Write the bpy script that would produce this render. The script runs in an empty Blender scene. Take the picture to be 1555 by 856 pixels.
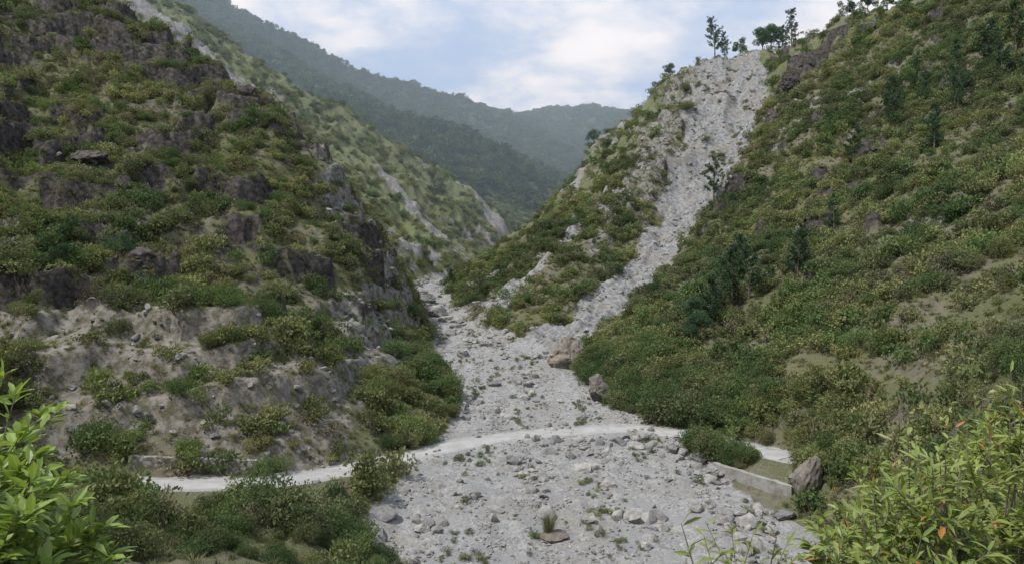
import bpy, bmesh, math, random
import numpy as np
from mathutils import Vector, Matrix, noise as mnoise
from mathutils.geometry import delaunay_2d_cdt
rng=np.random.default_rng(7); random.seed(7)
scene=bpy.context.scene
scene.view_settings.view_transform='Standard'; scene.view_settings.look='None'
scene.view_settings.exposure=0; scene.view_settings.gamma=1

# ------------------------------------------------------------------ noise
def _h(ix,iy,seed):
    n=(ix.astype(np.int64)*374761393+iy.astype(np.int64)*668265263+seed*974634777)&0xffffffff
    n=((n^(n>>13))*1274126177)&0xffffffff
    n=n^(n>>16)
    return (n&0xffff)/65536.0*2*np.pi
def perlin(x,y,seed=0):
    ix=np.floor(x);iy=np.floor(y);fx=x-ix;fy=y-iy
    ux=fx*fx*fx*(fx*(fx*6-15)+10);uy=fy*fy*fy*(fy*(fy*6-15)+10)
    def g(dx,dy):
        a=_h(ix+dx,iy+dy,seed)
        return np.cos(a)*(fx-dx)+np.sin(a)*(fy-dy)
    a=g(0,0);b=g(1,0);c=g(0,1);d=g(1,1)
    return ((a+(b-a)*ux)*(1-uy)+(c+(d-c)*ux)*uy)*1.4
def fbm(x,y,o=4,seed=0,gain=.5):
    s=0;a=1;t=0
    for i in range(o):
        s=s+a*perlin(x,y,seed+i*17);t+=a;a*=gain;x=x*2.03+3.1;y=y*2.03+1.7
    return s/t*1.3
def ridged(x,y,o=4,seed=0):
    s=0;a=1;t=0
    for i in range(o):
        s=s+a*(1-2*np.abs(perlin(x,y,seed+i*13)));t+=a;a*=.5;x=x*2.03+5.1;y=y*2.03+2.7
    return s/t
def sstep(a,b,x):
    t=np.clip((x-a)/(b-a),0,1);return t*t*(3-2*t)

# ------------------------------------------------------------------ surveyed breaklines (world metres)
L=[
 # left near hill: toe, terrace, crest, back gully
 [(-75,74,6),(-60,77,4),(-42,80.5,3),(-28,82,2),(-20,92,1.5),(-12,107,1),(-9.5,119,2),(-17,146,5.5),(-21.5,178,8.5),(-29,213,12),(-39,252,16)],
 [(-90,90,15),(-58,95,16.3),(-42,98,17),(-33,100,16),(-27,106,11),(-22,124,9.5),(-24,140,13)],
 [(-20.5,155,9),(-23,160,17),(-26,165,24),(-35.5,170,34.7),(-42,175,47.6),(-56,185,60),(-80.5,200,76),(-114,220,97),(-139,235,111),(-182,260,136),(-260,300,180)],
 [(-27,127,16),(-30,146,26)],
 [(-73,120,27),(-60,140,37),(-41,142,31),(-50,112,20)],
 [(-80,115,24),(-108,165,54),(-150,215,101)],
 [(-63,90,12),(-54.6,80,6.5)],
 [(-41,245,18),(-58,238,33),(-85,265,55),(-140,300,90),(-230,350,150)],
 [(-110,100,36),(-80,60,22),(-150,150,80),(-60,40,22)],
 # left back hill
 [(1,420,37),(-22,430,62.7),(-49,430,80),(-82,420,99.8),(-143,420,134),(-204,430,179),(-274,450,231),(-420,480,300)],
 [(-54,340,45),(-95,345,75),(-125,355,102),(-170,370,138)],
 [(-30,500,56),(-100,540,82),(-200,600,140),(-330,650,210)],
 # far range
 [(-900,800,600),(-620,850,480),(-468,900,397),(-362,900,320),(-290,950,305),(-240,1000,299),(-180,1050,285),(-126,1100,277),(-60,1180,268),(3,1250,272),(92,1400,311),(150,1450,305),(247,1500,308),(436,1500,330),(700,1500,380)],
 [(-200,800,215),(-120,740,175),(-49,700,141),(0,660,108),(35,625,78)],
 [(-220,900,205),(-60,880,150),(40,820,112),(83,900,121),(120,1050,170)],
 [(-700,1300,250),(-1500,1700,200),(-300,1500,100),(100,1750,120),(700,1800,120),(1500,1800,150),(-2700,2720,60),(0,2720,40),(2700,2720,60),(1200,1000,350)],
 # valley bottom beyond
 [(1,425,36),(12,480,44),(22,540,53),(38,600,61),(60,720,85),(80,800,102)],
 [(110,700,130),(170,900,200),(260,1100,240)],
 # river bed edges / centre
 [(-34,255,15.5),(-32,275,17.3),(-17,330,20.5),(-6,380,27.5),(1,420,35)],
 [(-23,262,16.5),(-12,335,22),(-1,385,29)],
 [(-13,66,-3),(-11,75,-2.2),(-9.8,84,-.6),(-9.5,95,0),(-8.6,109,.4),(-8.2,119,1.4),(-16,146,4.8),(-20.5,178,7.8),(-27.5,213,11),(-37,250,15)],
 [(32,66,-3.2),(30.5,76,-2.9),(25,84,-2.5),(22,92,-1),(20,101,.1),(18,110,1),(14.8,122,2),(10.8,144,4.4),(6,154,5.6),(-2.5,165,6.4),(-12.8,185,8.4),(-17,213,11),(-24,252,15)],
 [(0,66,-4),(0,75,-3),(2,85,-1.8),(3,95,-.4),(3,110,.4),(0,130,2.6),(-6,150,4.8),(-13,170,6.6),(-18,185,8.1)],
 [(15,66,-4),(15,75,-3.4),(12,85,-2.1),(10,95,-.7),(9,112,.7),(6,130,2.6),(2,146,4.5)],
 [(27,89,-.5),(32.5,82,0),(34,74,-.5)],
 # mid right spur
 [(-2.5,167,7.5),(9,190,17.5),(22,215,30),(37.4,240,48),(56.7,270,75),(76.5,300,102),(107,310,111),(117,312,110)],
 [(3,395,31),(7.5,365,33),(20,350,46),(32,345,64),(37.7,340,74.5),(54.4,330,87),(67,320,100)],
 [(-13,200,12),(-6,240,22),(2,300,31),(12,330,38)],
 [(20,290,48),(35,300,62)],
 [(40,440,50),(80,420,80),(150,400,108),(120,500,110),(300,600,180),(260,420,120),(500,500,200)],
 # slide gully
 [(8,155,6.3),(19,172,10.5),(31.4,190,17),(48,215,30.5),(64.4,240,48.5),(78.6,262,68),(91.6,288,92)],
 # right near hill
 [(17,146,6),(28,165,12.5),(43.5,188,23),(62.5,215,41),(80,240,62),(93.8,265,86),(109,290,105.5),(126.5,285,115),(151.5,270,120.5),(175,250,128),(215,230,150),(300,200,190)],
 [(16,140,5.5),(18,124,3),(21,112,2),(26.5,104,1.6),(32.5,96,1.8),(38,86,3),(41,74,6)],
 [(38,130,12.5),(57,150,24),(70,170,36),(89.5,190,50),(115,200,68)],
 [(36,115,8),(48,85,13),(65,100,25),(80,120,38),(95,130,45),(130,130,62)],
 [(42,60,16),(36,50,15),(55,45,24),(90,60,42),(60,20,34),(30,5,27),(25,-20,26)],
 # foreground
 [(0,-3,22.3),(0,1,22.3),(-4,5,20.6),(4,5,20.6)],
 [(-14,-3,21.5),(-12,8,18),(0,9,18),(5,10,18),(9,12,17.8),(14,14,19)],
 [(-24,12,15.5),(-15,20,13),(0,18,11),(10,20,12.5),(17,28,11.5),(26,34,15)],
 [(-40,35,13),(-28,38,8),(-10,35,3),(5,35,-3),(14,38,4),(20,42,7.5),(26,47,7.5),(31,58,2),(34,66,0)],
 [(-45,58,6),(-28,50,4.5),(-20,54,3.4),(-14,56,1.8),(-9,58,-2)],
 [(-60,66,3.5),(-40,69,1.2),(-28,70,.7),(-19,74,.4),(-15,64,0)],
 [(0,50,-5),(18,50,-5),(26,56,-3.5),(8,58,-4.4)],
]
pts=[]
for ln in L:
    for i in range(len(ln)-1):
        a=np.array(ln[i],float);b=np.array(ln[i+1],float)
        d=np.hypot(*(b-a)[:2]); st=max(4,min(a[1],b[1])*.045)
        n=max(1,int(d/st))
        for k in range(n): pts.append(a+(b-a)*k/n)
    pts.append(np.array(ln[-1],float))
pts=np.array(pts)
keep=[0]
for i in range(1,len(pts)):
    if np.abs(pts[keep][:,:2]-pts[i,:2]).sum(1).min()>=1.0: keep.append(i)
pts=pts[keep]
res=delaunay_2d_cdt([Vector((p[0],p[1])) for p in pts],[],[],0,1e-5)
tv=np.array([(v[0],v[1]) for v in res[0]]); orig=res[3]
tz=np.array([pts[o[0]][2] if len(o) else 0 for o in orig]); tris=res[2]

NY,NX=1150,1150
k=math.log(2630/15)/(NY-1); SM=.97
ys=15*np.exp(k*np.arange(NY))-30
ss=np.linspace(-SM,SM,NX)
Y=np.repeat(ys[:,None],NX,1); X=ss[None,:]*(Y+30)
Z=np.full((NY,NX),np.nan)
for t in tris:
    p=tv[list(t)];q=tz[list(t)]
    r0=np.searchsorted(ys,p[:,1].min())-1;r1=np.searchsorted(ys,p[:,1].max())+1
    r0=max(r0,0);r1=min(r1,NY)
    if r1<=r0: continue
    x=X[r0:r1];y=Y[r0:r1]
    d=(p[1,1]-p[2,1])*(p[0,0]-p[2,0])+(p[2,0]-p[1,0])*(p[0,1]-p[2,1])
    if abs(d)<1e-9: continue
    w0=((p[1,1]-p[2,1])*(x-p[2,0])+(p[2,0]-p[1,0])*(y-p[2,1]))/d
    w1=((p[2,1]-p[0,1])*(x-p[2,0])+(p[0,0]-p[2,0])*(y-p[2,1]))/d
    w2=1-w0-w1
    m=(w0>=-1e-6)&(w1>=-1e-6)&(w2>=-1e-6)
    zz=Z[r0:r1]; zz[m]=(w0*q[0]+w1*q[1]+w2*q[2])[m]
idx=np.arange(NX)
for i in range(NY):
    r=Z[i];m=~np.isnan(r)
    if m.any(): Z[i]=np.interp(idx,idx[m],r[m])
bad=np.isnan(Z[:,0]);g=np.where(~bad)[0]
for i in np.where(bad)[0]: Z[i]=Z[g[np.argmin(abs(g-i))]]
def blur(A,s):
    n=int(s*2.5);kx=np.exp(-.5*(np.arange(-n,n+1)/s)**2);kx/=kx.sum()
    P=np.pad(A,((n,n),(0,0)),'edge');A=sum(kx[j]*P[j:j+A.shape[0]] for j in range(2*n+1))
    P=np.pad(A,((0,0),(n,n)),'edge');return sum(kx[j]*P[:,j:j+A.shape[1]] for j in range(2*n+1))
Z=blur(Z,3.0)

# ------------------------------------------------------------------ masks
def pdist(poly):
    D=np.full(X.shape,1e9);W=np.zeros(X.shape)
    for a,b in zip(poly[:-1],poly[1:]):
        ax,ay,aw=a;bx,by,bw=b
        t=np.clip(((X-ax)*(bx-ax)+(Y-ay)*(by-ay))/((bx-ax)**2+(by-ay)**2),0,1)
        d=np.hypot(X-ax-t*(bx-ax),Y-ay-t*(by-ay)); m=d<D
        D[m]=d[m];W[m]=(aw+t*(bw-aw))[m]
    return D,W
nA=fbm(X/9,Y/9,4,3); nB=fbm(X/3,Y/3,3,9); nL=fbm(X/35,Y/35,3,21); nS=fbm(X/20,Y/24,2,23)
ry=[-40,40,66,84,95,109,119,146,160,180,213,255,300,330,380,425,520]
rl=[-2,-8,-15,-12.5,-11.5,-9,-8.4,-16.5,-18,-21,-28,-37,-28,-18,-7,-1,10]
rr=[25,27,33,26,23,19,15,11,4,-9,-16,-23,-18,-12,-2,4,12]
xl=np.interp(Y,ry,rl);xr=np.interp(Y,ry,rr)
inside=np.minimum(X-xl,xr-X)-60*(1-sstep(46,58,Y))
river=sstep(-1.2,1.4,inside+nA*1.5+nB*.8)*(Y<500)
ROAD=[(-75,69,3),(-60,71.5,2),(-50,73,1.5),(-36,75.7,1),(-26.5,78,.5),(-16.8,86,.1),(-6.7,97,0),(2,102,0),(11.5,104.5,.1),(18.4,105,.2),(25.6,99.5,.3),(30.5,92,.5),(33.5,87.5,.7)]
def catmull(P,n=8):
    P=[np.array(p,float) for p in P];P=[2*P[0]-P[1]]+P+[2*P[-1]-P[-2]];o=[]
    for i in range(1,len(P)-2):
        for j in range(n):
            t=j/n;o.append(.5*((2*P[i])+(-P[i-1]+P[i+1])*t+(2*P[i-1]-5*P[i]+4*P[i+1]-P[i+2])*t*t+(-P[i-1]+3*P[i]-3*P[i+1]+P[i+2])*t**3))
    o.append(P[-2]);return o
RP=catmull(ROAD,6)
rd,rz=pdist([tuple(p) for p in RP])
roadm=1-sstep(2.0,3.2,rd+nB*.7)
def streak(poly,edge=1.5,nz=1.5):
    d,w=pdist(poly);return sstep(-edge,edge,w-d+nA*nz*1.4+nB*nz*.8)
main=streak([(4,151,8),(13,162,8),(23,176,6.5),(33,191,6.5),(49,215,8),(62,238,11),(74,260,13),(82,278,14),(88,296,12)],2,2.6)
scree=main.copy()
scree=np.maximum(scree,streak([(-215,400,9),(-166,372,8),(-120,352,7),(-92,322,5),(-70,295,2)],2,3))
scree=np.maximum(scree,streak([(-66,372,3),(-42,350,5),(-25,335,6),(-17,325,4)],2,4))
scree=np.maximum(scree,streak([(-30,432,2),(-14,424,6),(-1,408,8)],2,3))
scree=np.maximum(scree,.75*streak([(36,252,1.8),(22,228,1.8),(8,205,2.4),(-2,188,3.4),(-7,178,5)],1.5,4.5))
scree=np.maximum(scree,.8*streak([(50,320,3),(34,300,3),(22,285,2)],2,4))
scree=np.maximum(scree,.8*streak([(-50,262,4),(-43,280,6),(-34,305,5)],2,4))
scree*=(1-river)
rock=np.zeros(X.shape)
bank=sstep(-3,3,np.minimum(np.minimum(X+66,-21-X),np.minimum(Y-80,100-Y))+nA*9)*(Z<18)
rock=np.maximum(rock,bank*.95)
cliff=streak([(-44,178,4),(-36,168,6),(-27,160,7),(-21,148,7),(-22,130,7),(-23,112,6)],3,6)
rock=np.maximum(rock,cliff)
rock=np.maximum(rock,.95*streak([(-20,205,3),(-12,200,6),(-8,190,6),(-5,175,4)],3,5))
rock=np.maximum(rock,1.*streak([(72,302,11),(62,278,11),(54,258,9),(42,235,6),(28,212,4)],3,8))
rock=np.maximum(rock,.9*streak([(60,322,5),(40,338,6),(30,345,6),(12,358,5)],3,6))
rock=np.maximum(rock,.8*streak([(-64,300,5),(-46,290,8),(-40,275,6)],4,8))
rock=np.maximum(rock,.8*sstep(.24,.46,nL+.4*nA)*(Y>100)*(Y<520))
rock*=(1-river)*(1-scree)
dark=np.maximum(streak([(102,262,6),(108,275,6),(118,272,5)],3,7),streak([(-52,174,4),(-60,178,5),(-70,185,8),(-82,194,7),(-100,200,7),(-125,205,12)],3,9))
dark=np.maximum(dark,streak([(-98,150,7),(-85,146,9),(-76,142,5)],3,7))
dark=np.maximum(dark,streak([(-68,118,4),(-56,112,4)],2,4))
dark=np.maximum(dark,sstep(.06,.24,fbm(X/19,Y/19,4,55)+.12*(X<-60)*(Y>120))*(X<-25)*(Y<240)*(Y>98))
dark=np.maximum(dark,.9*sstep(.24,.4,fbm(X/14,Y/14,4,57))*(X>50)*(Y<300)*(Y>120))
dark*=(1-river)*(1-scree)
# ------------------------------------------------------------------ relief
nr=1-sstep(3,9,rd)
walls=np.maximum(1-sstep(3.5,7,np.hypot(X-28,Y-84)),1-sstep(2,5,np.hypot((X+35)*.5,Y-80)))
hill=(1-sstep(-6,3,inside)*(Y<500))*(1-nr)*sstep(10,60,Y)*(1-walls)
slopeamp=sstep(120,300,Y)
Z+=hill*(slopeamp*4.2*ridged(X/42,Y/55,3,5)+ (0.9+.9*slopeamp)*fbm(X/15,Y/18,3,6)*2.3+(1.3+.9*slopeamp)*ridged(X/9,Y/12,2,8))
Z+=hill*sstep(480,750,Y)*(12*ridged(X/150,Y/220,4,33)+4*ridged(X/50,Y/80,3,35)-5)
Z+=(.35+.65*hill)*(1-roadm)*(.28*fbm(X/2.3,Y/2.6,3,11))*(1-.5*river)*np.clip(.4+Y/150,0,3)
def ledge(st,sh,lo,hi):
    tt=Z/st+sh;fr=tt-np.floor(tt);return (sstep(lo,hi,fr)-fr)*st
Z+=np.clip(dark*1.2,0,1)*hill*ledge(8.5,nS*.7,.36,.64)*.95
Z+=np.clip(rock,0,1)*(1-dark)*hill*ledge(4.6,nS*.7,.3,.7)*.75
Z+=np.clip(rock*.7+dark,0,1)*hill*(.45*ridged(X/3.4,Y/4,3,71)+.15*nB)
chan=ridged((X+nA*3)/7,Y/26,3,41)
Z+=river*(1-nr)*(.34*chan+.12*fbm(X/1.3,Y/1.5,3,43)+.45*fbm(X/8,Y/12,2,44))*sstep(50,70,Y)
scg=ridged((X-.85*Y+nA*2)/4.5,(Y+.85*X)/60,3,61)
Z+=scree*hill*(1.5*scg+.4*nB)-main*hill*1.2
f=1-sstep(2.3,5.0,rd)
Z=Z*(1-f)+(rz+.03*nB)*f
# ------------------------------------------------------------------ terrain mesh
def mesh_from(name,verts,faces_flat,fsize,smooth=True):
    me=bpy.data.meshes.new(name);nv=len(verts);nf=len(faces_flat)//fsize
    me.vertices.add(nv);me.vertices.foreach_set('co',np.asarray(verts,np.float32).ravel())
    me.loops.add(nf*fsize);me.loops.foreach_set('vertex_index',np.asarray(faces_flat,np.int32).ravel())
    me.polygons.add(nf);me.polygons.foreach_set('loop_start',np.arange(nf,dtype=np.int32)*fsize)
    me.polygons.foreach_set('use_smooth',np.full(nf,smooth))
    me.update(calc_edges=True);return me
def addattr(me,name,arr,dom='POINT',typ='FLOAT'):
    a=me.attributes.new(name,typ,dom)
    a.data.foreach_set('vector' if typ=='FLOAT_VECTOR' else 'value',np.asarray(arr,np.float32 if typ!='INT' else np.int32).ravel())
V=np.stack([X,Y,Z],-1).reshape(-1,3)
ii=np.arange((NY-1)*NX).reshape(NY-1,NX)[:,:-1].ravel()
F=np.stack([ii,ii+1,ii+NX+1,ii+NX],1).ravel()
tme=mesh_from('valley_terrain',V,F,4)
for n_,a_ in (('river',river),('scree',scree),('rock',rock),('dark',dark),('roadm',roadm),('bank',bank)): addattr(tme,n_,a_)
terrain=bpy.data.objects.new('valley_terrain',tme);scene.collection.objects.link(terrain)
def rowcol(x,y):
    fi=np.log((np.asarray(y,float)+30)/15)/k;fj=(np.asarray(x,float)/(np.asarray(y,float)+30)+SM)/(2*SM)*(NX-1)
    return np.clip(fi,0,NY-1.001),np.clip(fj,0,NX-1.001)
def samp(A,x,y):
    fi,fj=rowcol(x,y);i=fi.astype(int);j=fj.astype(int);a=fi-i;b=fj-j
    return (A[i,j]*(1-b)+A[i,j+1]*b)*(1-a)+(A[i+1,j]*(1-b)+A[i+1,j+1]*b)*a
def hz(x,y): return float(samp(Z,np.array([x]),np.array([y]))[0])

# ------------------------------------------------------------------ material helpers
class NT:
    def __init__(s,mat): s.t=mat.node_tree;s.n=s.t.nodes;s.l=s.t.links
    def add(s,t,**kw):
        n=s.n.new(t)
        for a,b in kw.items(): setattr(n,a,b)
        return n
    def link(s,a,b): s.l.new(a,b)
    def setin(s,sock,v):
        if isinstance(v,bpy.types.NodeSocket): s.l.new(v,sock)
        else: sock.default_value=v
    def noise(s,vec,scale,detail=4,rough=.6,w=None):
        n=s.add('ShaderNodeTexNoise');s.setin(n.inputs['Scale'],scale);n.inputs['Detail'].default_value=detail;n.inputs['Roughness'].default_value=rough
        s.link(vec,n.inputs['Vector']);return n.outputs['Fac']
    def vor(s,vec,scale,out='Color',feature='F1'):
        n=s.add('ShaderNodeTexVoronoi',feature=feature);n.inputs['Scale'].default_value=scale;s.link(vec,n.inputs['Vector']);return n.outputs[out]
    def math(s,op,a,b=0.,c=0.,clamp=False):
        n=s.add('ShaderNodeMath',operation=op,use_clamp=clamp)
        for i,v in enumerate((a,b,c)): s.setin(n.inputs[i],v)
        return n.outputs[0]
    def mix(s,f,a,b,mode='MIX'):
        n=s.add('ShaderNodeMix',data_type='RGBA',blend_type=mode)
        s.setin(n.inputs[0],f)
        for i,v in ((6,a),(7,b)):
            if isinstance(v,tuple) and len(v)==3: v=v+(1,)
            s.setin(n.inputs[i],v)
        return n.outputs[2]
    def mr(s,v,a,b,c=0.,d=1.,smooth=True):
        n=s.add('ShaderNodeMapRange');n.interpolation_type='SMOOTHSTEP' if smooth else 'LINEAR'
        s.setin(n.inputs[0],v)
        for i,q in enumerate((a,b,c,d)): s.setin(n.inputs[1+i],q)
        return n.outputs[0]
    def attr(s,name): 
        n=s.add('ShaderNodeAttribute',attribute_name=name);return n.outputs['Fac']
def newmat(name):
    m=bpy.data.materials.new(name);m.use_nodes=True;m.node_tree.nodes.clear();return m,NT(m)
def finish(N,col,rough=.95,bump=None,bs=.5,bd=.1):
    b=N.add('ShaderNodeBsdfPrincipled');N.setin(b.inputs['Base Color'],col);N.setin(b.inputs['Roughness'],rough);b.inputs['Specular IOR Level'].default_value=.15
    if bump is not None:
        n=N.add('ShaderNodeBump');n.inputs['Strength'].default_value=bs;n.inputs['Distance'].default_value=bd;N.link(bump,n.inputs['Height']);N.link(n.outputs[0],b.inputs['Normal'])
    o=N.add('ShaderNodeOutputMaterial');N.link(b.outputs[0],o.inputs[0])
# terrain material
m_ter,N=newmat('valley_ground')
pos=N.add('ShaderNodeNewGeometry').outputs['Position']
sy=N.add('ShaderNodeSeparateXYZ');N.link(pos,sy.inputs[0])
n1=N.noise(pos,.12,6);n2=N.noise(pos,.9,6,.65);n3=N.noise(pos,5.,5,.7);n4=N.noise(pos,.03,4)
soil=N.mix(N.mr(n2,.35,.65),(.10,.085,.063),(.22,.197,.16))
green=N.mix(N.mr(n3,.35,.65),(.055,.064,.029),(.135,.145,.068))
green=N.mix(N.mr(n4,.4,.6),green,N.mix(.5,green,(.15,.14,.08)))
base=N.mix(N.mr(n1,.40,.56),soil,green)
base=N.mix(N.mr(n2,.45,.6,0.,.7),base,green)
base=N.mix(N.mr(sy.outputs[1],230.,330.,0.,.65),base,N.mix(N.mr(n2,.35,.65),(.095,.125,.05),(.175,.195,.09)))
base=N.mix(N.mr(sy.outputs[1],430.,600.,0.,.95),base,(.04,.06,.025))
gr=N.mix(N.mr(n2,.3,.7),(.235,.232,.228),(.33,.327,.32))
peb=N.vor(pos,4.);pebf=N.add('ShaderNodeRGBToBW');N.link(peb,pebf.inputs[0])
peb2=N.vor(pos,11.);pb2=N.add('ShaderNodeRGBToBW');N.link(peb2,pb2.inputs[0])
gr=N.mix(1.,gr,N.mix(N.mr(pebf.outputs[0],.15,.85,0.,1.),(.80,.80,.80),(1.12,1.11,1.09)),'MULTIPLY')
gr=N.mix(1.,gr,N.mix(N.mr(pb2.outputs[0],.15,.85,0.,1.),(.82,.82,.81),(1.12,1.11,1.09)),'MULTIPLY')
gr=N.mix(N.mr(n1,.5,.62,0.,.6),gr,N.mix(N.mr(n3,.35,.65),(.18,.165,.135),(.28,.262,.225)))
gr=N.mix(N.mr(N.noise(pos,.2,5),.53,.60,0.,.9),gr,(.25,.246,.24))
scr=N.mix(N.mr(n2,.35,.65),(.14,.137,.132),(.28,.276,.266))
scr=N.mix(N.mr(n1,.5,.62,0.,.5),scr,(.21,.178,.145))
scr=N.mix(N.mr(n3,.55,.8,0.,.6),scr,(.34,.335,.32))
rk=N.mix(N.mr(n2,.35,.65),(.085,.078,.068),(.235,.225,.205))
rk=N.mix(N.mr(n3,.55,.8,0.,.55),rk,(.33,.32,.30))
rk=N.mix(N.math('MULTIPLY',N.attr('bank'),.65),rk,N.mix(N.mr(n2,.35,.68),(.12,.103,.08),(.27,.245,.205)))
dk=N.mix(N.mr(n2,.35,.7),(.026,.024,.023),(.10,.087,.076))
dk=N.mix(N.mr(n3,.55,.75,0.,.6),dk,(.09,.09,.045))
rd_=N.mix(N.mr(n2,.3,.7),(.29,.28,.265),(.36,.35,.33))
def edge(a,lo=.35,hi=.65):
    q=N.math('ADD',N.attr(a),N.math('MULTIPLY',N.math('SUBTRACT',n3,.5),.7));return N.mr(q,lo,hi)
c=N.mix(N.math('MULTIPLY',edge('rock'),N.mr(n2,.36,.5)),base,rk)
c=N.mix(edge('dark'),c,dk)
c=N.mix(edge('scree',.3,.6),c,scr)
c=N.mix(edge('river'),c,gr)
c=N.mix(edge('roadm'),c,rd_)
h=N.math('ADD',N.math('MULTIPLY',n3,.6),N.math('MULTIPLY',pb2.outputs[0],.3));h=N.math('ADD',h,n2)
finish(N,c,.95,h,.8,.35)
tme.materials.append(m_ter)
def leafmat(name,A,B,C,trans=.3,hz_=True,gloss=False,D=None):
    m,N=newmat(name)
    pos=N.add('ShaderNodeNewGeometry').outputs['Position']
    r=N.attr('rnd');o=N.add('ShaderNodeObjectInfo').outputs['Random']
    c=N.mix(r,A,B);c=N.mix(N.mr(o,.35,1.,0.,.85,False),c,C)
    n=N.noise(pos,.035,4);c=N.mix(1.,c,N.mix(N.mr(n,.35,.65),(.66,.74,.74),(1.22,1.17,1.05)),'MULTIPLY')
    o2=N.math('FRACT',N.math('MULTIPLY',o,7.31))
    if hz_: c=N.mix(1.,c,N.mix(o2,(.60,.64,.64),(1.25,1.25,1.22)),'MULTIPLY')
    if D is not None: c=N.mix(N.mr(r,.975,.98),c,D)
    d=N.add('ShaderNodeBsdfPrincipled');d.inputs['Roughness'].default_value=.45 if gloss else .8;d.inputs['Specular IOR Level'].default_value=.35 if gloss else .1
    N.setin(d.inputs['Base Color'],c)
    t=N.add('ShaderNodeBsdfTranslucent');N.setin(t.inputs[0],N.mix(1.,c,(1.25,1.25,.75),'MULTIPLY'))
    mx=N.add('ShaderNodeMixShader');mx.inputs[0].default_value=trans;N.link(d.outputs[0],mx.inputs[1]);N.link(t.outputs[0],mx.inputs[2])
    out=N.add('ShaderNodeOutputMaterial');N.link(mx.outputs[0],out.inputs[0]);return m
m_shrub=leafmat('scrub_leaves',(.115,.132,.056),(.205,.217,.105),(.20,.197,.108))
m_green=leafmat('green_leaves',(.072,.115,.046),(.13,.178,.076),(.155,.185,.08))
m_dry=leafmat('dry_scrub',(.115,.105,.075),(.185,.165,.115),(.14,.137,.08))
m_grass=leafmat('grass_blades',(.12,.132,.063),(.215,.22,.12),(.195,.18,.105))
m_pine=leafmat('pine_needles',(.045,.085,.048),(.085,.13,.07),(.07,.115,.062),.2)
m_far=leafmat('forest_leaves',(.05,.08,.035),(.09,.125,.055),(.11,.135,.06),.15)
m_fl=leafmat('foreground_leaves',(.14,.21,.04),(.24,.33,.08),(.28,.34,.08),.35,False,True)
m_fr=leafmat('lanceolate_leaves',(.15,.20,.05),(.27,.31,.085),(.25,.265,.08),.35,False,True,(.40,.19,.06))
m_bark,N=newmat('bark');pos=N.add('ShaderNodeNewGeometry').outputs['Position'];q=N.noise(pos,6.,5)
finish(N,N.mix(q,(.08,.06,.045),(.2,.17,.135)),.9,q,.5,.02)
def rockmat(name,A,B,C):
    m,N=newmat(name);pos=N.add('ShaderNodeNewGeometry').outputs['Position'];o=N.add('ShaderNodeObjectInfo').outputs['Random']
    a=N.noise(pos,1.3,7,.65);b=N.noise(pos,7.,5,.7)
    c=N.mix(N.mr(a,.35,.65),A,B);c=N.mix(N.mr(b,.5,.75,0.,.6),c,C);c=N.mix(1.,c,N.mix(o,(.65,.65,.66),(1.2,1.16,1.1)),'MULTIPLY')
    finish(N,c,.9,N.math('ADD',a,N.math('MULTIPLY',b,.5)),.7,.12);return m
m_stone=rockmat('river_stone',(.17,.167,.16),(.28,.275,.265),(.36,.352,.335))
m_boul=rockmat('boulder_rock',(.15,.13,.105),(.26,.235,.20),(.33,.305,.27))
m_drk=rockmat('dark_rock',(.03,.028,.027),(.10,.09,.08),(.18,.16,.14))

# ------------------------------------------------------------------ vegetation builders
def unit(a): return a/np.maximum(np.linalg.norm(a,axis=-1,keepdims=True),1e-6)
def leaves(c,d,Ln,W,up=None):
    n=len(c);u=rng.normal(size=(n,3)) if up is None else up+.5*rng.normal(size=(n,3))
    s=unit(np.cross(d,u));Ln=np.broadcast_to(np.asarray(Ln,float).reshape(-1,1),(n,1));W=np.broadcast_to(np.asarray(W,float).reshape(-1,1),(n,1))
    nn=unit(np.cross(s,d))
    v=np.stack([c-d*Ln*.5,c+s*W*.5-nn*W*.12+d*Ln*.05,c+d*Ln*.5-nn*Ln*.1,c-s*W*.5-nn*W*.12+d*Ln*.05],1).reshape(-1,3)
    f=np.arange(n*4).reshape(n,4);r=np.repeat(rng.random(n),4);return v,f,r
def tube(p,r,seg=5):
    p=np.array(p,float);vs=[];fs=[]
    for i in range(len(p)):
        t=p[min(i+1,len(p)-1)]-p[max(i-1,0)];t=t/np.linalg.norm(t)
        a=np.cross(t,(.3,.9,.2));a/=np.linalg.norm(a);b=np.cross(t,a)
        for s in range(seg):
            an=2*math.pi*s/seg;vs.append(p[i]+(a*math.cos(an)+b*math.sin(an))*r[i])
    for i in range(len(p)-1):
        for s in range(seg):
            fs.append([i*seg+s,i*seg+(s+1)%seg,(i+1)*seg+(s+1)%seg,(i+1)*seg+s])
    return np.array(vs),np.array(fs),np.full(len(vs),.5)
def build(name,parts,mats):
    vs=[];fs=[];rs=[];mi=[];o=0
    for v,f,r,m in parts:
        vs.append(v);fs.append(f+o);rs.append(r);mi.append(np.full(len(f),m));o+=len(v)
    me=mesh_from(name,np.concatenate(vs),np.concatenate(fs).ravel(),4,False)
    addattr(me,'rnd',np.concatenate(rs));me.polygons.foreach_set('material_index',np.concatenate(mi).astype(np.int32))
    for m in mats: me.materials.append(m)
    return me
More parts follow.
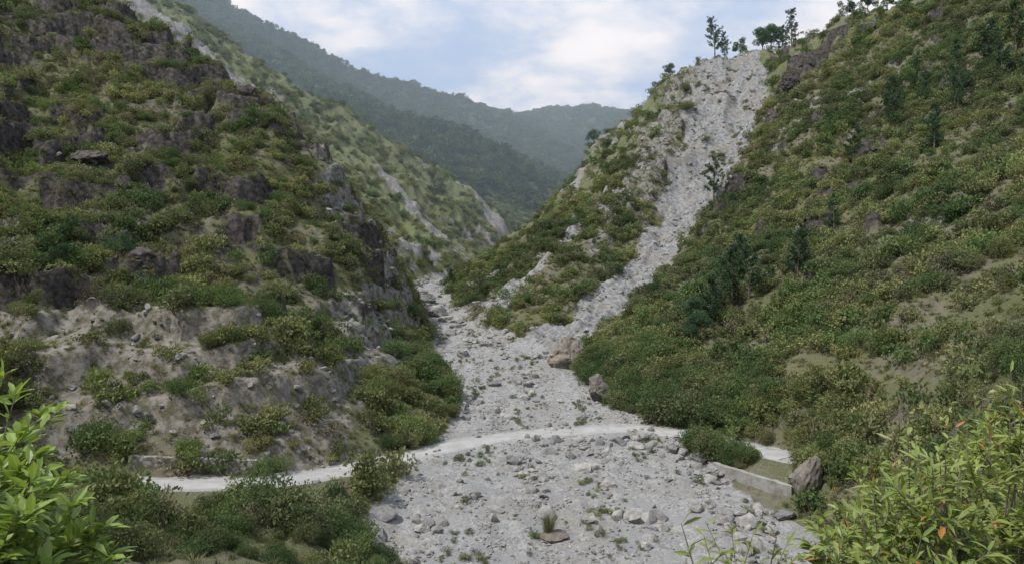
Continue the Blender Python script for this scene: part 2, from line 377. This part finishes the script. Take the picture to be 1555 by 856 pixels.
def bush(name,n,leaf,mat,K=12,flat=.75,stems=5,tall=1.):
    cs=[];rs=[]
    for i in range(K):
        a=rng.random()*6.28;rr=rng.random()**.6*.75;cs.append((rr*math.cos(a),rr*math.sin(a),(.25+rng.random()*.6*(1-rr*.6))*flat*tall));rs.append(.22+.22*rng.random())
    cs=np.array(cs);rs=np.array(rs);w=rs**2/np.sum(rs**2)
    kk=rng.choice(K,n,p=w);d=unit(rng.normal(size=(n,3))+np.array([0,0,.25]));rad=(rs[kk]*(.55+.5*rng.random(n)**.5))[:,None]
    c=cs[kk]+d*rad; c[:,2]=np.abs(c[:,2])
    dd=unit(d+.8*rng.normal(size=(n,3))+np.array([0,0,.3]))
    v,f,r=leaves(c,dd,leaf*(.7+.6*rng.random(n)),leaf*.55*(.7+.6*rng.random(n)),d)
    parts=[(v,f,r,0)]
    for i in range(stems):
        e=cs[rng.integers(K)];a=np.array([0,0,-.3]);m=(a+e)/2+rng.normal(size=3)*.05
        v,f,r=tube([a,m,e],[.03,.02,.008],4);parts.append((v,f,r,1))
    return build(name,parts,[mat,m_bark])
def tuft(name,n,mat,h=.6,sp=.35):
    a=rng.random(n)*6.28;r0=rng.random(n)*sp*.5
    b=np.stack([r0*np.cos(a),r0*np.sin(a),np.full(n,-.05)],1)
    out=np.stack([np.cos(a),np.sin(a),np.zeros(n)],1);hh=(h*(.5+.6*rng.random(n)))[:,None];lean=(.15+.6*rng.random(n))[:,None]*sp*1.5
    s=np.cross(out,[0,0,1.])*.018
    mid=b+out*lean*.35+np.array([0,0,1.])*hh*.65;tip=b+out*lean+np.array([0,0,1.])*hh
    v=np.stack([b-s,b+s,mid+s*.9,mid-s*.9],1).reshape(-1,3);v2=np.stack([mid-s*.9,mid+s*.9,tip+s*.1,tip-s*.1],1).reshape(-1,3)
    f=np.arange(n*4).reshape(n,4);r=np.repeat(rng.random(n),4)
    return build(name,[(v,f,r,0),(v2,f,r,0)],[mat])
def pine(name,H=12,seed=0,open_=1.):
    parts=[];lean=rng.normal(size=2)*.04
    tp=[np.array([lean[0]*z*z/H,lean[1]*z*z/H,z]) for z in np.linspace(-.5,H,9)]
    parts.append((*tube(tp,np.linspace(.2,.03,9)*H/12,6),1))
    z=H*.22
    while z<H*.98:
        t=(z/H);Lb=H*.20*(1-t)**.5*(.5+.9*rng.random())+.4
        ax=np.array([lean[0]*z*z/H,lean[1]*z*z/H,z])
        for b in range(rng.integers(3,6)):
            if rng.random()<.2: continue
            a=rng.random()*6.28;lb=Lb*(.5+.7*rng.random());rise=.25+.5*t+.25*rng.random()
            e=ax+np.array([math.cos(a)*lb,math.sin(a)*lb,lb*rise]);m=(ax+e)/2-np.array([0,0,.06*lb])
            parts.append((*tube([ax,m,e],[.04,.025,.01],4),1))
            for q in np.linspace(.45,1.,max(2,int(lb/.45))):
                p=ax+(e-ax)*q+rng.normal(size=3)*.12;n=17
                d=unit(rng.normal(size=(n,3))+np.array([0,0,.5])+(e-ax)/lb*.5)
                v,f,r=leaves(p+d*.25,d,.6,.12);parts.append((v,f,r,0))
        z+=H*.045*(.7+.6*rng.random())
    return build(name,parts,[m_pine,m_bark])
def broad(name,H=8,n=3600,mat=None,leaf=.3,K=16):
    parts=[];tp=[np.array([.02*z*math.sin(z),.03*z,z]) for z in np.linspace(-.5,H*.5,6)]
    parts.append((*tube(tp,np.linspace(.16,.09,6)*H/8,6),1));top=tp[-1];cs=[]
    for i in range(K):
        a=rng.random()*6.28;r=H*.34*rng.random()**.5;c=np.array([r*math.cos(a),r*math.sin(a),H*(.36+.58*rng.random()*(1-.5*r/(H*.34)))]);cs.append(c)
        parts.append((*tube([tp[3+i%3],(tp[4]+c)/2+rng.normal(size=3)*.15,c],[.06,.04,.012],4),1))
    cs=np.array(cs);kk=rng.integers(0,K,n);d=unit(rng.normal(size=(n,3)));c=cs[kk]+d*np.array([1,1,.75])*(H*.12*(.5+.6*rng.random(n)**.5))[:,None]
    v,f,r=leaves(c,unit(d+.8*rng.normal(size=(n,3))),leaf*(.7+.6*rng.random(n)),leaf*.55,d);parts.append((v,f,r,0))
    return build(name,parts,[mat or m_pine,m_bark])
def rockmesh(name,seed,sub=2,sc=(1,1,.75),amp=.35,mat=None,fl=3):
    bm=bmesh.new();bmesh.ops.create_icosphere(bm,subdivisions=sub,radius=1)
    rs=random.Random(seed);pl=[(Vector((rs.gauss(0,1),rs.gauss(0,1),rs.gauss(0,1))).normalized(),.5+.3*rs.random()) for _ in range(fl*3)]
    for v in bm.verts:
        p=v.co.copy()
        for n_,d_ in pl:
            q=p.dot(n_)
            if q>d_: p-=n_*(q-d_)*.92
        p*=1+amp*.5*mnoise.noise(v.co*1.4+Vector((seed*3.1,0,0)))+amp*.25*mnoise.noise(v.co*4+Vector((seed*3.1,0,0)))
        if sub>3: p*=1+.07*mnoise.noise(v.co*9)+.04*mnoise.noise(v.co*21)
        v.co=Vector((p.x*sc[0],p.y*sc[1],p.z*sc[2]))
    me=bpy.data.meshes.new(name);bm.to_mesh(me);bm.free();me.materials.append(mat);return me
def coll(name,meshes):
    c=bpy.data.collections.new(name)
    for i,m in enumerate(meshes):
        o=bpy.data.objects.new(m.name,m);c.objects.link(o)
    return c
C_sh=coll('scrub_prototypes',[bush('scrub_a%d'%i,340,.18,m_shrub,K=9,flat=1.) for i in range(4)]+[bush('scrub_g%d'%i,340,.18,m_green,K=10,flat=1.1) for i in range(2)]+[bush('scrub_x%d'%i,240,.14,m_dry,K=9,flat=.7,stems=12) for i in range(2)])
C_gr=coll('grass_prototypes',[tuft('tuft_%d'%i,46,m_grass,.55,.5) for i in range(4)])
C_far=coll('forest_prototypes',[bush('crown_%d'%i,220,.28,m_far,K=9,flat=1.1,tall=1.2) for i in range(4)])
C_big=coll('bush_prototypes',[bush('thick_%d'%i,2800,.085,m_green if i%2 else m_shrub,K=22,flat=1.05,stems=14) for i in range(4)])
C_st=coll('stone_prototypes',[rockmesh('stone_%d'%i,i+1,2,(1,.8+.05*i,.55),.4,m_stone) for i in range(6)])

# ------------------------------------------------------------------ scattering
dx=(Y+30)*2*SM/(NX-1);dy=(Y+30)*k
gy,gx=np.gradient(Z);zx=gx/dx;zy=gy/dy-(X/(Y+30))*zx
nrm=unit(np.stack([-zx,-zy,np.ones_like(zx)],-1));tc=unit(np.stack([-X,-Y,24-Z],-1));face=(nrm*tc).sum(-1)
area=dx*dy/np.maximum(nrm[...,2],.35)
inview=(np.abs(X)<.78*Y+14)&(face>-.2)
steep=1-sstep(.40,.62,nrm[...,2])
wallzone=np.maximum(1-sstep(4.0,6.5,np.hypot(X-27,Y-82.5)*.9),.97*sstep(-50,-46,X)*(1-sstep(-19,-15,X))*sstep(64,66,Y)*(1-sstep(78,79,Y)))
veg=np.clip(1-river*1.0-scree*1.1-rock*.5-bank*.2-cliff*.25-dark*(.3+.6*steep)-rock*steep*.4-roadm,0,1)*sstep(2.6,3.6,rd)*(1-wallzone)
def gn(name,C,P,R,S,I):
    me=bpy.data.meshes.new(name);me.vertices.add(len(P));me.vertices.foreach_set('co',P.astype(np.float32).ravel())
    addattr(me,'irot',R,'POINT','FLOAT_VECTOR');addattr(me,'iscale',S,'POINT','FLOAT_VECTOR');addattr(me,'iidx',I,'POINT','INT')
    ob=bpy.data.objects.new(name,me);scene.collection.objects.link(ob)
    ng=bpy.data.node_groups.new(name+'_gn','GeometryNodeTree');ng.interface.new_socket('Geometry',in_out='INPUT',socket_type='NodeSocketGeometry');ng.interface.new_socket('Geometry',in_out='OUTPUT',socket_type='NodeSocketGeometry')
    n=ng.nodes;l=ng.links;gi=n.new('NodeGroupInput');go=n.new('NodeGroupOutput');ip=n.new('GeometryNodeInstanceOnPoints');ci=n.new('GeometryNodeCollectionInfo')
    ci.inputs['Collection'].default_value=C;ci.inputs['Separate Children'].default_value=True;ci.inputs['Reset Children'].default_value=True
    def na(nm,t):
        q=n.new('GeometryNodeInputNamedAttribute');q.data_type=t;q.inputs['Name'].default_value=nm;return q.outputs['Attribute']
    l.new(gi.outputs[0],ip.inputs['Points']);l.new(ci.outputs[0],ip.inputs['Instance']);ip.inputs['Pick Instance'].default_value=True
    l.new(na('iidx','INT'),ip.inputs['Instance Index']);l.new(na('irot','FLOAT_VECTOR'),ip.inputs['Rotation']);l.new(na('iscale','FLOAT_VECTOR'),ip.inputs['Scale']);l.new(ip.outputs[0],go.inputs[0])
    md=ob.modifiers.new('instances','NODES');md.node_group=ng;return ob
def scatter(name,C,dens,N_,smin,smax,nproto,p=2.,tilt=.15,zoff=-.05,flat=(1,1),idx=None,full=False):
    w=(dens*area*inview).ravel();w=np.maximum(w,0);w/=w.sum()
    q=rng.choice(w.size,N_,p=w);i=q//NX;j=q%NX
    fi=np.clip(i+rng.random(N_)-.5,0,NY-1.01);fj=np.clip(j+rng.random(N_)-.5,0,NX-1.01)
    y=15*np.exp(k*fi)-30;x=(fj/(NX-1)*2*SM-SM)*(y+30);z=samp(Z,x,y)
    s=smin+(smax-smin)*rng.random(N_)**p
    P=np.stack([x,y,z+zoff*s],1);R=np.stack([rng.normal(size=N_)*tilt,rng.normal(size=N_)*tilt,rng.random(N_)*6.28],1)
    if full: R=np.stack([rng.normal(size=N_)*.5,rng.normal(size=N_)*.5,rng.random(N_)*6.28],1)
    S=np.stack([s,s*(.85+.3*rng.random(N_)),s*(flat[0]+(flat[1]-flat[0])*rng.random(N_))],1)
    I=rng.integers(0,nproto,N_) if idx is None else idx(x,y)
    return gn(name,C,P,R,S,I)
pat=sstep(-.1,.3,fbm(X/6,Y/6,4,91)+.35*nL);pat2=sstep(-.1,.4,fbm(X/11,Y/11,3,95))
nearm=sstep(46,70,Y)
def idxf(x,y):
    n=fbm(x/16,y/16,3,77)+rng.normal(size=len(x))*.25
    left=(x<-22)&(y<240)
    a=rng.integers(0,4,len(x));a=np.where(n>.2,rng.integers(4,6,len(x)),a)
    up=np.clip((y-110)/60,0,1)
    dry=(n<-.45)|(left&(rng.random(len(x))<.10+.35*up))|((~left)&(rng.random(len(x))<.10));return np.where(dry,rng.integers(6,8,len(x)),a)
scatter('hillside_scrub',C_sh,veg*(.05+pat)*nearm*(Y<260),30000,.5,2.7,8,2.6,flat=(.8,1.5),idx=idxf)
scatter('valley_scrub',C_sh,veg*(.10+pat)*(Y>=250)*(Y<620),20000,.8,3.4,8,2.0,idx=idxf)
toe=(1-sstep(5,16,-inside))*(inside<0)*(Y>84)*(Y<170)*(1-roadm)
scatter('slope_foot_bushes',C_big,np.clip(toe*pat2*(X<0)+.8*toe*(X>0)*(Y<138),0,1)*veg+.05*veg*(Y<180)*(Y>66)*pat2,1050,.8,3.,4,1.6,flat=(.8,1.2))
scatter('hillside_grass',C_gr,(veg+.25*rock+.12*dark+.06*scree)*(1-.5*wallzone)*(1-roadm)*(Y<270)*(Y>25),52000,.5,1.5,4,1.5)
scatter('distant_forest',C_far,((Y>560)&(Y<1700))*(.4+sstep(-.5,.2,fbm(X/40,Y/50,3,19))),42000,3,7,4,1.6)
scatter('riverbed_stones',C_st,river*(Y>55)*(1-roadm)*(Y<430)*(.06+sstep(0,.5,fbm(X/4,Y/9,4,28))),16000,.05,.34,6,3.,zoff=.05,full=True)
scatter('riverbed_rocks',C_st,river*(Y>60)*(1-nr*.6)*(Y<330)*(.04+sstep(.1,.5,fbm(X/5,Y/14,3,29))+.9*(1-sstep(2,6,np.abs(rd-4.5)))*(X>4)*(Y<101)),1200,.3,1.4,6,3.5,zoff=.0,full=True)
scatter('scree_stones',C_st,(.25*scree+.3*rock)*(Y>75)*(Y<330),3500,.12,1.1,6,4.,zoff=.0,full=True)
scatter('scree_scrub',C_sh,scree*sstep(.1,.35,fbm(X/7,Y/7,3,64))*(Y<330)*(Y>235),260,.4,1.6,8,2.)
scatter('riverbed_weeds',C_sh,river*(1-roadm)*(Y>60)*(Y<190)*sstep(.1,.4,fbm(X/7,Y/12,3,37)),700,.15,.75,8,2.)
def place(name,C,lst,n):
    P=[];R=[];S=[];I=[]
    for (x,y,s,*sc) in lst:
        P.append((x,y,hz(x,y)-.1*s));R.append((rng.normal()*.08,rng.normal()*.08,rng.random()*6.28));S.append((s,s,s*(sc[0] if sc else 1.)));I.append(rng.integers(n))
    return gn(name,C,np.array(P),np.array(R),np.array(S),np.array(I))
fb=[]
for (x,y,s) in [(-17,58,3.0),(-14.5,60,2.3),(-20,57,3.1),(-22.5,60,2.1),(-12.8,57,1.8),(-18,62,1.9),(-25,60,1.5),(-11.5,63,1.6),(-13,62,1.8),(-29,57,1.8),(-26,55,2.0),(-33,58,1.6),(-36,57,1.6),(-15.5,55,2.4),(-21,53,1.8),(-41,67,1.8),(-44,69,2.1),(-14,64.5,1.6),(-47,70,2.3)]:
    fb.append((x,y,s,1.1))
    for q in range(4): fb.append((x+rng.normal()*1.7,min(y+rng.normal()*1.4,66),s*(.35+.3*rng.random()),1.1))
for i in range(30): fb.append((-36+rng.random()*12,42+rng.random()*12,1.+1.3*rng.random(),1.2))
for i in range(45): fb.append((-34+rng.random()*22,46+rng.random()*10,.5+.9*rng.random(),1.1))
for (x,y,s) in [(-36,81,1.7),(-27.5,80.5,1.9),(-26,82,1.5),(-29,83,1.8),(-38,92,2.),(-39,99,2.8),(-44,99,2.2),(-34,101,2.6),(-31,103,2.3)]: fb.append((x,y,s,1.15))
place('bank_bushes',C_big,fb,4)
fb=[]
for i in range(150):
    y=22+rng.random()*44;x=y*.42+10+rng.random()*20-(.1*y)
    fb.append((x,y,.8+1.5*rng.random(),1.15))
for (x,y,s) in [(36,82,2.2),(37,78,2.4),(35.8,75,2.1),(35.5,71.5,1.8),(34,86,1.4),(38,84,2.6),(39,80,2.4),(37,71,2.),(29.6,88.5,.8),(34,83,1.6)]: fb.append((x,y,s,1.15))
place('right_bank_bushes',C_big,fb,4)

# ------------------------------------------------------------------ trees
pines=[pine('pine_mesh_%d'%i,12) for i in range(5)]
broads=[broad('broad_mesh_%d'%i,8) for i in range(3)]
def tree(name,me,x,y,h,H):
    o=bpy.data.objects.new(name,me);scene.collection.objects.link(o);o.location=(x,y,hz(x,y)-.2);s=h/H;o.scale=(s,s,s);o.rotation_euler[2]=rng.random()*6.28;return o
for x,y,h in [(83.5,303,17),(88,305,12),(114,311,13),(118,311,18),(60,218,14),(38,134,11),(41,136,11),(36,131,9),(43.5,134,12),(86,185,11),(97,187,12),(112,186,14),(108,178,11),(92,160,10),(50,128,9),(120,180,13),(101,195,12),(126,196,13),(66,150,8),(55,140,7),(104,202,12),(115,208,11),(130,190,13),(122,172,11),(106,190,9)]:
    tree('pine_tree',pines[rng.integers(5)],x,y,h,12)
for x,y,h in [(96,309,9),(105,309,15),(109,310,15),(130,286,9),(136,282,10),(142,279,7),(148,274,8),(38,341,9),(68,320,8),(33,128,6),(31,126,5),(-60,112,5),(-66,108,5),(34,133,7)]:
    tree('broadleaf_tree',broads[rng.integers(3)],x,y,h,8)

# ------------------------------------------------------------------ boulders / outcrops
def boulder(name,x,y,s,seed,mat,sink=.3,rot=0):
    me=rockmesh(name,seed,4,s,.5,mat,4);o=bpy.data.objects.new(name,me);scene.collection.objects.link(o)
    o.location=(x,y,hz(x,y)+s[2]*(.6-sink*1.2));o.rotation_euler=(rng.normal()*.12,rng.normal()*.12,rot);return o
boulder('boulder',10.9,140,(4.6,3.2,3.8),11,m_boul,.05)
boulder('boulder',14.2,118,(2.6,2.2,2.5),12,m_boul,.02)
for x,y,s in [(-20,196,2.6),(-17,190,1.9),(-23,205,2.8),(-14,182,1.5),(-25,220,2.8),(-30,238,2.6),(-33,250,3),(5,148,1.2),(8,76,.9),(24.5,88,1.2),(-9,72,.7),(21,95,1.1),(26,73,.7),(23.4,91.5,1.2),(17,99.5,.8),(22.2,93.8,.8),(28.5,76,1.),(-3,128,1.1),(2,120,.8),(-10,150,1.3),(-6,160,1.1),(13,70,.6),(20,78,.8),(-4,80,.6)]:
    boulder('boulder',x,y,(s*1.2,s,s*.8),int(abs(x*7)+y),m_stone,.2)
for x,y,s in [(-76,190,(8,4,4.2)),(-66,183,(6,3,3.2)),(-92,148,(7,3.5,2.8)),(-84,146,(5,3,2.4)),(-58,113,(3.6,2.4,1.8)),(-62,116,(3.4,2,1.6)),(-125,200,(8,5,4.4)),(-115,217,(2.5,2,3)),(-100,205,(6,4,3.4)),(-50,172,(4,3,3)),(98,258,(6,4,4)),(106,268,(6,4,3.4)),(92,181,(5,3.5,3)),(60,138,(2,1.6,1.2)),(126,262,(6,4,3.6))]:
    boulder('rock_outcrop',x,y,s,int(abs(x)+y),m_drk,.55,-.5 if x<0 else .5)

# ------------------------------------------------------------------ road ribbon
vs=[];fs=[];NW=10
for i,p in enumerate(RP):
    a=RP[max(i-1,0)];b=RP[min(i+1,len(RP)-1)];t=(b-a)[:2];t/=np.linalg.norm(t);nv=np.array([-t[1],t[0]])
    wl=2.0+.4*math.sin(i*.9)+.3*rng.normal();wr=2.0+.35*math.sin(i*1.3+1)+.3*rng.normal()
    for j in range(NW+1):
        q=-wl+(wl+wr)*j/NW;x=p[0]+nv[0]*q;y=p[1]+nv[1]*q
        e=abs(j/NW-.5)*2;rut=-.05*math.exp(-((abs(q)-.9)/.3)**2)
        vs.append((x,y,max(hz(x,y)+.02,p[2]+.02)+.05*(1-e**4)+rut-(.06 if j in(0,NW) else 0)))
for i in range(len(RP)-1):
    for j in range(NW): a=i*(NW+1)+j;fs+=[a,a+1,a+NW+2,a+NW+1]
rme=mesh_from('dirt_road',vs,fs,4)
m_road,N=newmat('dirt_road_gravel');pos=N.add('ShaderNodeNewGeometry').outputs['Position'];a=N.noise(pos,.5,6,.65);b=N.noise(pos,9.,5,.7)
finish(N,N.mix(N.mr(b,.35,.7,0.,.6),N.mix(N.mr(a,.35,.65),(.255,.247,.233),(.345,.337,.32)),(.30,.29,.275)),.95,b,.5,.05)
rme.materials.append(m_road);scene.collection.objects.link(bpy.data.objects.new('dirt_road',rme))

# ------------------------------------------------------------------ walls
def wallobj(name,a,b,zb0,zb1,zt0,zt1,th,mat,seed=0):
    nx=40;nz=10;a=np.array(a);b=np.array(b);t=(b-a)/np.linalg.norm(b-a);nn=np.array([t[1],-t[0]])
    bm=bmesh.new();g={}
    for side in (0,1):
        for i in range(nx+1):
            for j in range(nz+1):
                u=i/nx;w=j/nz;p=a+(b-a)*u+nn*(th/2 if side==0 else -th/2)*(1+.25*(1-w))
                zb=zb0+(zb1-zb0)*u;zt=zt0+(zt1-zt0)*u+.10*mnoise.noise(Vector((u*12,seed,0)))+.05*mnoise.noise(Vector((u*40,seed,3)))
                off=.06*mnoise.noise(Vector((u*18,w*6,side*9+seed)))
                g[side,i,j]=bm.verts.new((p[0]+nn[0]*off,p[1]+nn[1]*off,zb+(zt-zb)*w))
    for side in (0,1):
        for i in range(nx):
            for j in range(nz): bm.faces.new([g[side,i,j],g[side,i+1,j],g[side,i+1,j+1],g[side,i,j+1]])
    for i in range(nx): bm.faces.new([g[0,i,nz],g[0,i+1,nz],g[1,i+1,nz],g[1,i,nz]])
    for i in (0,nx):
        for j in range(nz): bm.faces.new([g[0,i,j],g[0,i,j+1],g[1,i,j+1],g[1,i,j]])
    bmesh.ops.recalc_face_normals(bm,faces=bm.faces)
    me=bpy.data.meshes.new(name);bm.to_mesh(me);bm.free();me.materials.append(mat);o=bpy.data.objects.new(name,me);scene.collection.objects.link(o)
m_mas,N=newmat('rubble_masonry');pos=N.add('ShaderNodeNewGeometry').outputs['Position']
d=N.vor(pos,2.6,'Distance','DISTANCE_TO_EDGE');cc=N.vor(pos,2.6);bw=N.add('ShaderNodeRGBToBW');N.link(cc,bw.inputs[0]);q=N.noise(pos,1.2,6,.7)
cl=N.mix(N.mr(bw.outputs[0],.2,.8),(.16,.145,.12),(.32,.30,.27));cl=N.mix(N.mr(d,.02,.07),(.26,.25,.23),cl);cl=N.mix(N.mr(q,.5,.7,0.,.5),cl,(.10,.105,.07))
finish(N,cl,.9,N.mr(d,0.,.12),.8,.08)
m_con,N=newmat('weathered_concrete');pos=N.add('ShaderNodeNewGeometry').outputs['Position'];q=N.noise(pos,.8,7,.7);q2=N.noise(pos,12.,4,.6)
finish(N,N.mix(N.mr(q,.35,.7),(.29,.28,.26),(.16,.15,.13)),.9,q2,.4,.03)
wallobj('stone_retaining_wall',(-41.5,78.8),(-28.2,80.4),-.5,-.5,3.2,2.3,.7,m_mas,1)
wallobj('concrete_retaining_wall',(24.6,88.8),(30.8,79.4),-4.5,-4.5,-.25,-.35,.7,m_con,5)
me=rockmesh('rock_abutment',63,4,(1.9,1.6,3.2),.3,m_boul,3);o=bpy.data.objects.new('rock_abutment',me);scene.collection.objects.link(o);o.location=(31.5,78.2,0.5);o.rotation_euler=(.1,.2,.4)

# ------------------------------------------------------------------ grass clump on river bar
cm=tuft('grass_clump',260,m_grass,2.4,1.1);o=bpy.data.objects.new('grass_clump',cm);scene.collection.objects.link(o);o.location=(3.7,73,hz(3.7,73)+.15);
boulder('gravel_bar_rock',3.7,72.6,(2.0,1.4,.6),91,m_boul,.4)

# ------------------------------------------------------------------ close foreground plants
def bigleaf(c,d,nr_,Ln,W,droop):
    s=unit(np.cross(d,nr_));nn=unit(np.cross(s,d));Ln=Ln[:,None];W=W[:,None];g=np.array([0,0,-1.])*droop[:,None]*.35
    def P(t,w,f_): return c+d*Ln*t+s*W*w+nn*W*f_+g*Ln*t*t*3
    base=P(0,0,0);L1=P(.3,.42,.13);C1=P(.3,0,0);R1=P(.3,-.42,.13);L2=P(.68,.40,.13);C2=P(.68,0,0);R2=P(.68,-.40,.13);tip=P(1,0,0)
    v=np.stack([base,L1,C1,R1,L2,C2,R2,tip],1).reshape(-1,3);n=len(c);o=(np.arange(n)*8)[:,None]
    fq=np.concatenate([o+np.array([[1,4,5,2]]),o+np.array([[2,5,6,3]]),o+np.array([[0,1,2,2]]),o+np.array([[0,2,3,3]]),o+np.array([[4,7,5,5]]),o+np.array([[5,7,6,6]])])
    return v,fq,np.repeat(rng.random(n),8)
def shrub(name,roots,mat,Ln,W,nb,nl,spread,droop,rosette=False):
    vs=[];tri=[];quad=[];rs=[];mq=[];mt=[];o=0
    def put(v,f,r,m):
        nonlocal o
        f=np.asarray(f);isq=f[:,2]!=f[:,3];quad.extend((f[isq]+o).tolist());mq.extend([m]*int(isq.sum()));tri.extend((f[~isq][:,:3]+o).tolist());mt.extend([m]*int((~isq).sum()))
        vs.append(v);rs.append(r);o+=len(v)
    for (x,y,hh) in roots:
        z=hz(x,y)
        for b in range(nb):
            a=rng.random()*6.28;sp=spread*(.2+.8*rng.random());H=hh*(.62+.42*rng.random())
            pts_=[np.array([x+.06*math.cos(a),y+.06*math.sin(a),z-.2])]
            for t in (.25,.5,.75,1.): pts_.append(np.array([x+math.cos(a)*sp*t**1.5,y+math.sin(a)*sp*t**1.5,z+H*(t-.12*t*t)*1.13])+rng.normal(size=3)*.03)
            put(*tube(pts_,[.015,.012,.009,.006,.003],5),1)
            subs=[pts_]
            for q in range(5):
                i=rng.integers(2,4);a2=a+rng.normal()*1.5;l=.2+.3*rng.random();e=pts_[i]+np.array([math.cos(a2)*l,math.sin(a2)*l,l*.8]);sb=[pts_[i],(pts_[i]+e)/2-np.array([0,0,.02]),e];put(*tube(sb,[.006,.005,.003],4),1);subs.append(sb)
            for sb in subs:
                sb=np.array(sb);n=nl if len(sb)==5 else int(nl*.6)
                t=(1-rng.random(n)**(2.2 if rosette else 1.2)*.7)*(len(sb)-1);i=np.minimum(t.astype(int),len(sb)-2);c=sb[i]+(sb[i+1]-sb[i])*(t-i)[:,None]
                ax=unit(sb[i+1]-sb[i]);d=unit(rng.normal(size=(n,3))*np.array([1,1,.5])+ax*.8+np.array([0,0,.15]))
                put(*bigleaf(c,d,np.tile([0,0,1.],(n,1))+.35*rng.normal(size=(n,3)),Ln*(.6+.6*rng.random(n)),W*(.7+.5*rng.random(n)),droop*rng.random(n)),0)
    me=bpy.data.meshes.new(name);me.from_pydata(np.concatenate(vs).tolist(),[],quad+tri);addattr(me,'rnd',np.concatenate(rs));me.polygons.foreach_set('material_index',np.array(mq+mt,np.int32))
    me.materials.append(mat);me.materials.append(m_bark);ob=bpy.data.objects.new(name,me);scene.collection.objects.link(ob);return ob
rt=[]
for (x,y,zt) in [(-3.5,4.7,23.05),(-3.35,4.5,22.7),(-3.8,5.2,23.0),(-3.5,5.0,22.45),(-3.3,4.8,22.1),(-4.1,5.5,23.05),(-3.65,4.8,22.7),(-3.2,4.9,21.8)]: rt.append((x,y,zt-hz(x,y)))
shrub('leafy_shrub',rt,m_fl,.18,.065,6,26,.34,.25,True)
rt=[]
for (x,y,zt) in [(1.5,5.1,22.5),(1.75,5.3,22.4),(2.0,5.4,22.1)]: rt.append((x,y,zt-hz(x,y)))
shrub('lanceolate_leaf_sapling',rt,m_fr,.15,.032,3,16,.3,.5)
rt=[]
for i in range(32):
    y=5.2+rng.random()*4.5;u=.49+.26*rng.random();x=u*y
    e=.36-.19*min(1,max(0,(u-.47)/.2))
    rt.append((x,y,24-e*y-hz(x,y)+.12*rng.normal()))
shrub('lanceolate_leaf_shrub',rt,m_fr,.165,.04,5,30,.42,.5)

# ------------------------------------------------------------------ valley haze: thin air volume over the far valley
bpy.ops.mesh.primitive_cube_add(size=1,location=(0,950,200));hv=bpy.context.object;hv.name='valley_haze';hv.data.name='valley_haze';hv.scale=(4400,1340,700)
m_hz,N=newmat('thin_mountain_haze');vs_=N.add('ShaderNodeVolumeScatter');vs_.inputs['Color'].default_value=(.68,.86,1,1);vs_.inputs['Density'].default_value=.00062;vs_.inputs['Anisotropy'].default_value=.0
oo=N.add('ShaderNodeOutputMaterial');N.link(vs_.outputs[0],oo.inputs['Volume']);hv.data.materials.append(m_hz)

# ------------------------------------------------------------------ world / light / camera
w=bpy.data.worlds.new('World');scene.world=w;w.use_nodes=True;w.node_tree.nodes.clear()
N=NT(w);sky=N.add('ShaderNodeTexSky');sky.sky_type='NISHITA';sky.sun_disc=False
SD=Vector((-.48,-.22,.85)).normalized()
sky.sun_elevation=math.asin(SD.z);sky.sun_rotation=math.atan2(SD.x,SD.y);sky.altitude=1500;sky.dust_density=2.;sky.air_density=1.2
tcn=N.add('ShaderNodeTexCoord').outputs['Generated'];sp=N.add('ShaderNodeSeparateXYZ');N.link(tcn,sp.inputs[0])
den=N.math('ADD',N.math('MAXIMUM',sp.outputs[2],0.),.22)
cx=N.math('DIVIDE',sp.outputs[0],den);cy=N.math('DIVIDE',sp.outputs[1],den);cb=N.add('ShaderNodeCombineXYZ');N.link(cx,cb.inputs[0]);N.link(cy,cb.inputs[1])
a=N.noise(cb.outputs[0],1.5,9,.58);b=N.noise(cb.outputs[0],.55,3,.5)
cf=N.mr(N.math('ADD',N.math('MULTIPLY',a,.8),N.math('MULTIPLY',b,.4)),.51,.67,0.06,.98)
base=N.mix(.65,sky.outputs[0],(2.7,4.2,7.6))
col=N.mix(cf,base,N.mix(N.mr(a,.4,.66),(5.8,6.3,7.2),(8.4,8.6,9.0)))
bg=N.add('ShaderNodeBackground');N.link(col,bg.inputs[0]);bg.inputs[1].default_value=.15
o=N.add('ShaderNodeOutputWorld');N.link(bg.outputs[0],o.inputs[0])
sl=bpy.data.lights.new('sun','SUN');sl.energy=4.5;sl.angle=math.radians(4);sl.color=(1,.965,.91)
so=bpy.data.objects.new('sun',sl);scene.collection.objects.link(so);so.rotation_euler=SD.to_track_quat('Z','Y').to_euler()
cam=bpy.data.cameras.new('camera');cam.sensor_width=36;cam.lens=36*1110/1555;cam.clip_end=8000;cam.clip_start=.1
co=bpy.data.objects.new('camera',cam);scene.collection.objects.link(co);co.location=(0,0,24);co.rotation_euler=(math.radians(90-1.45),0,0);scene.camera=co
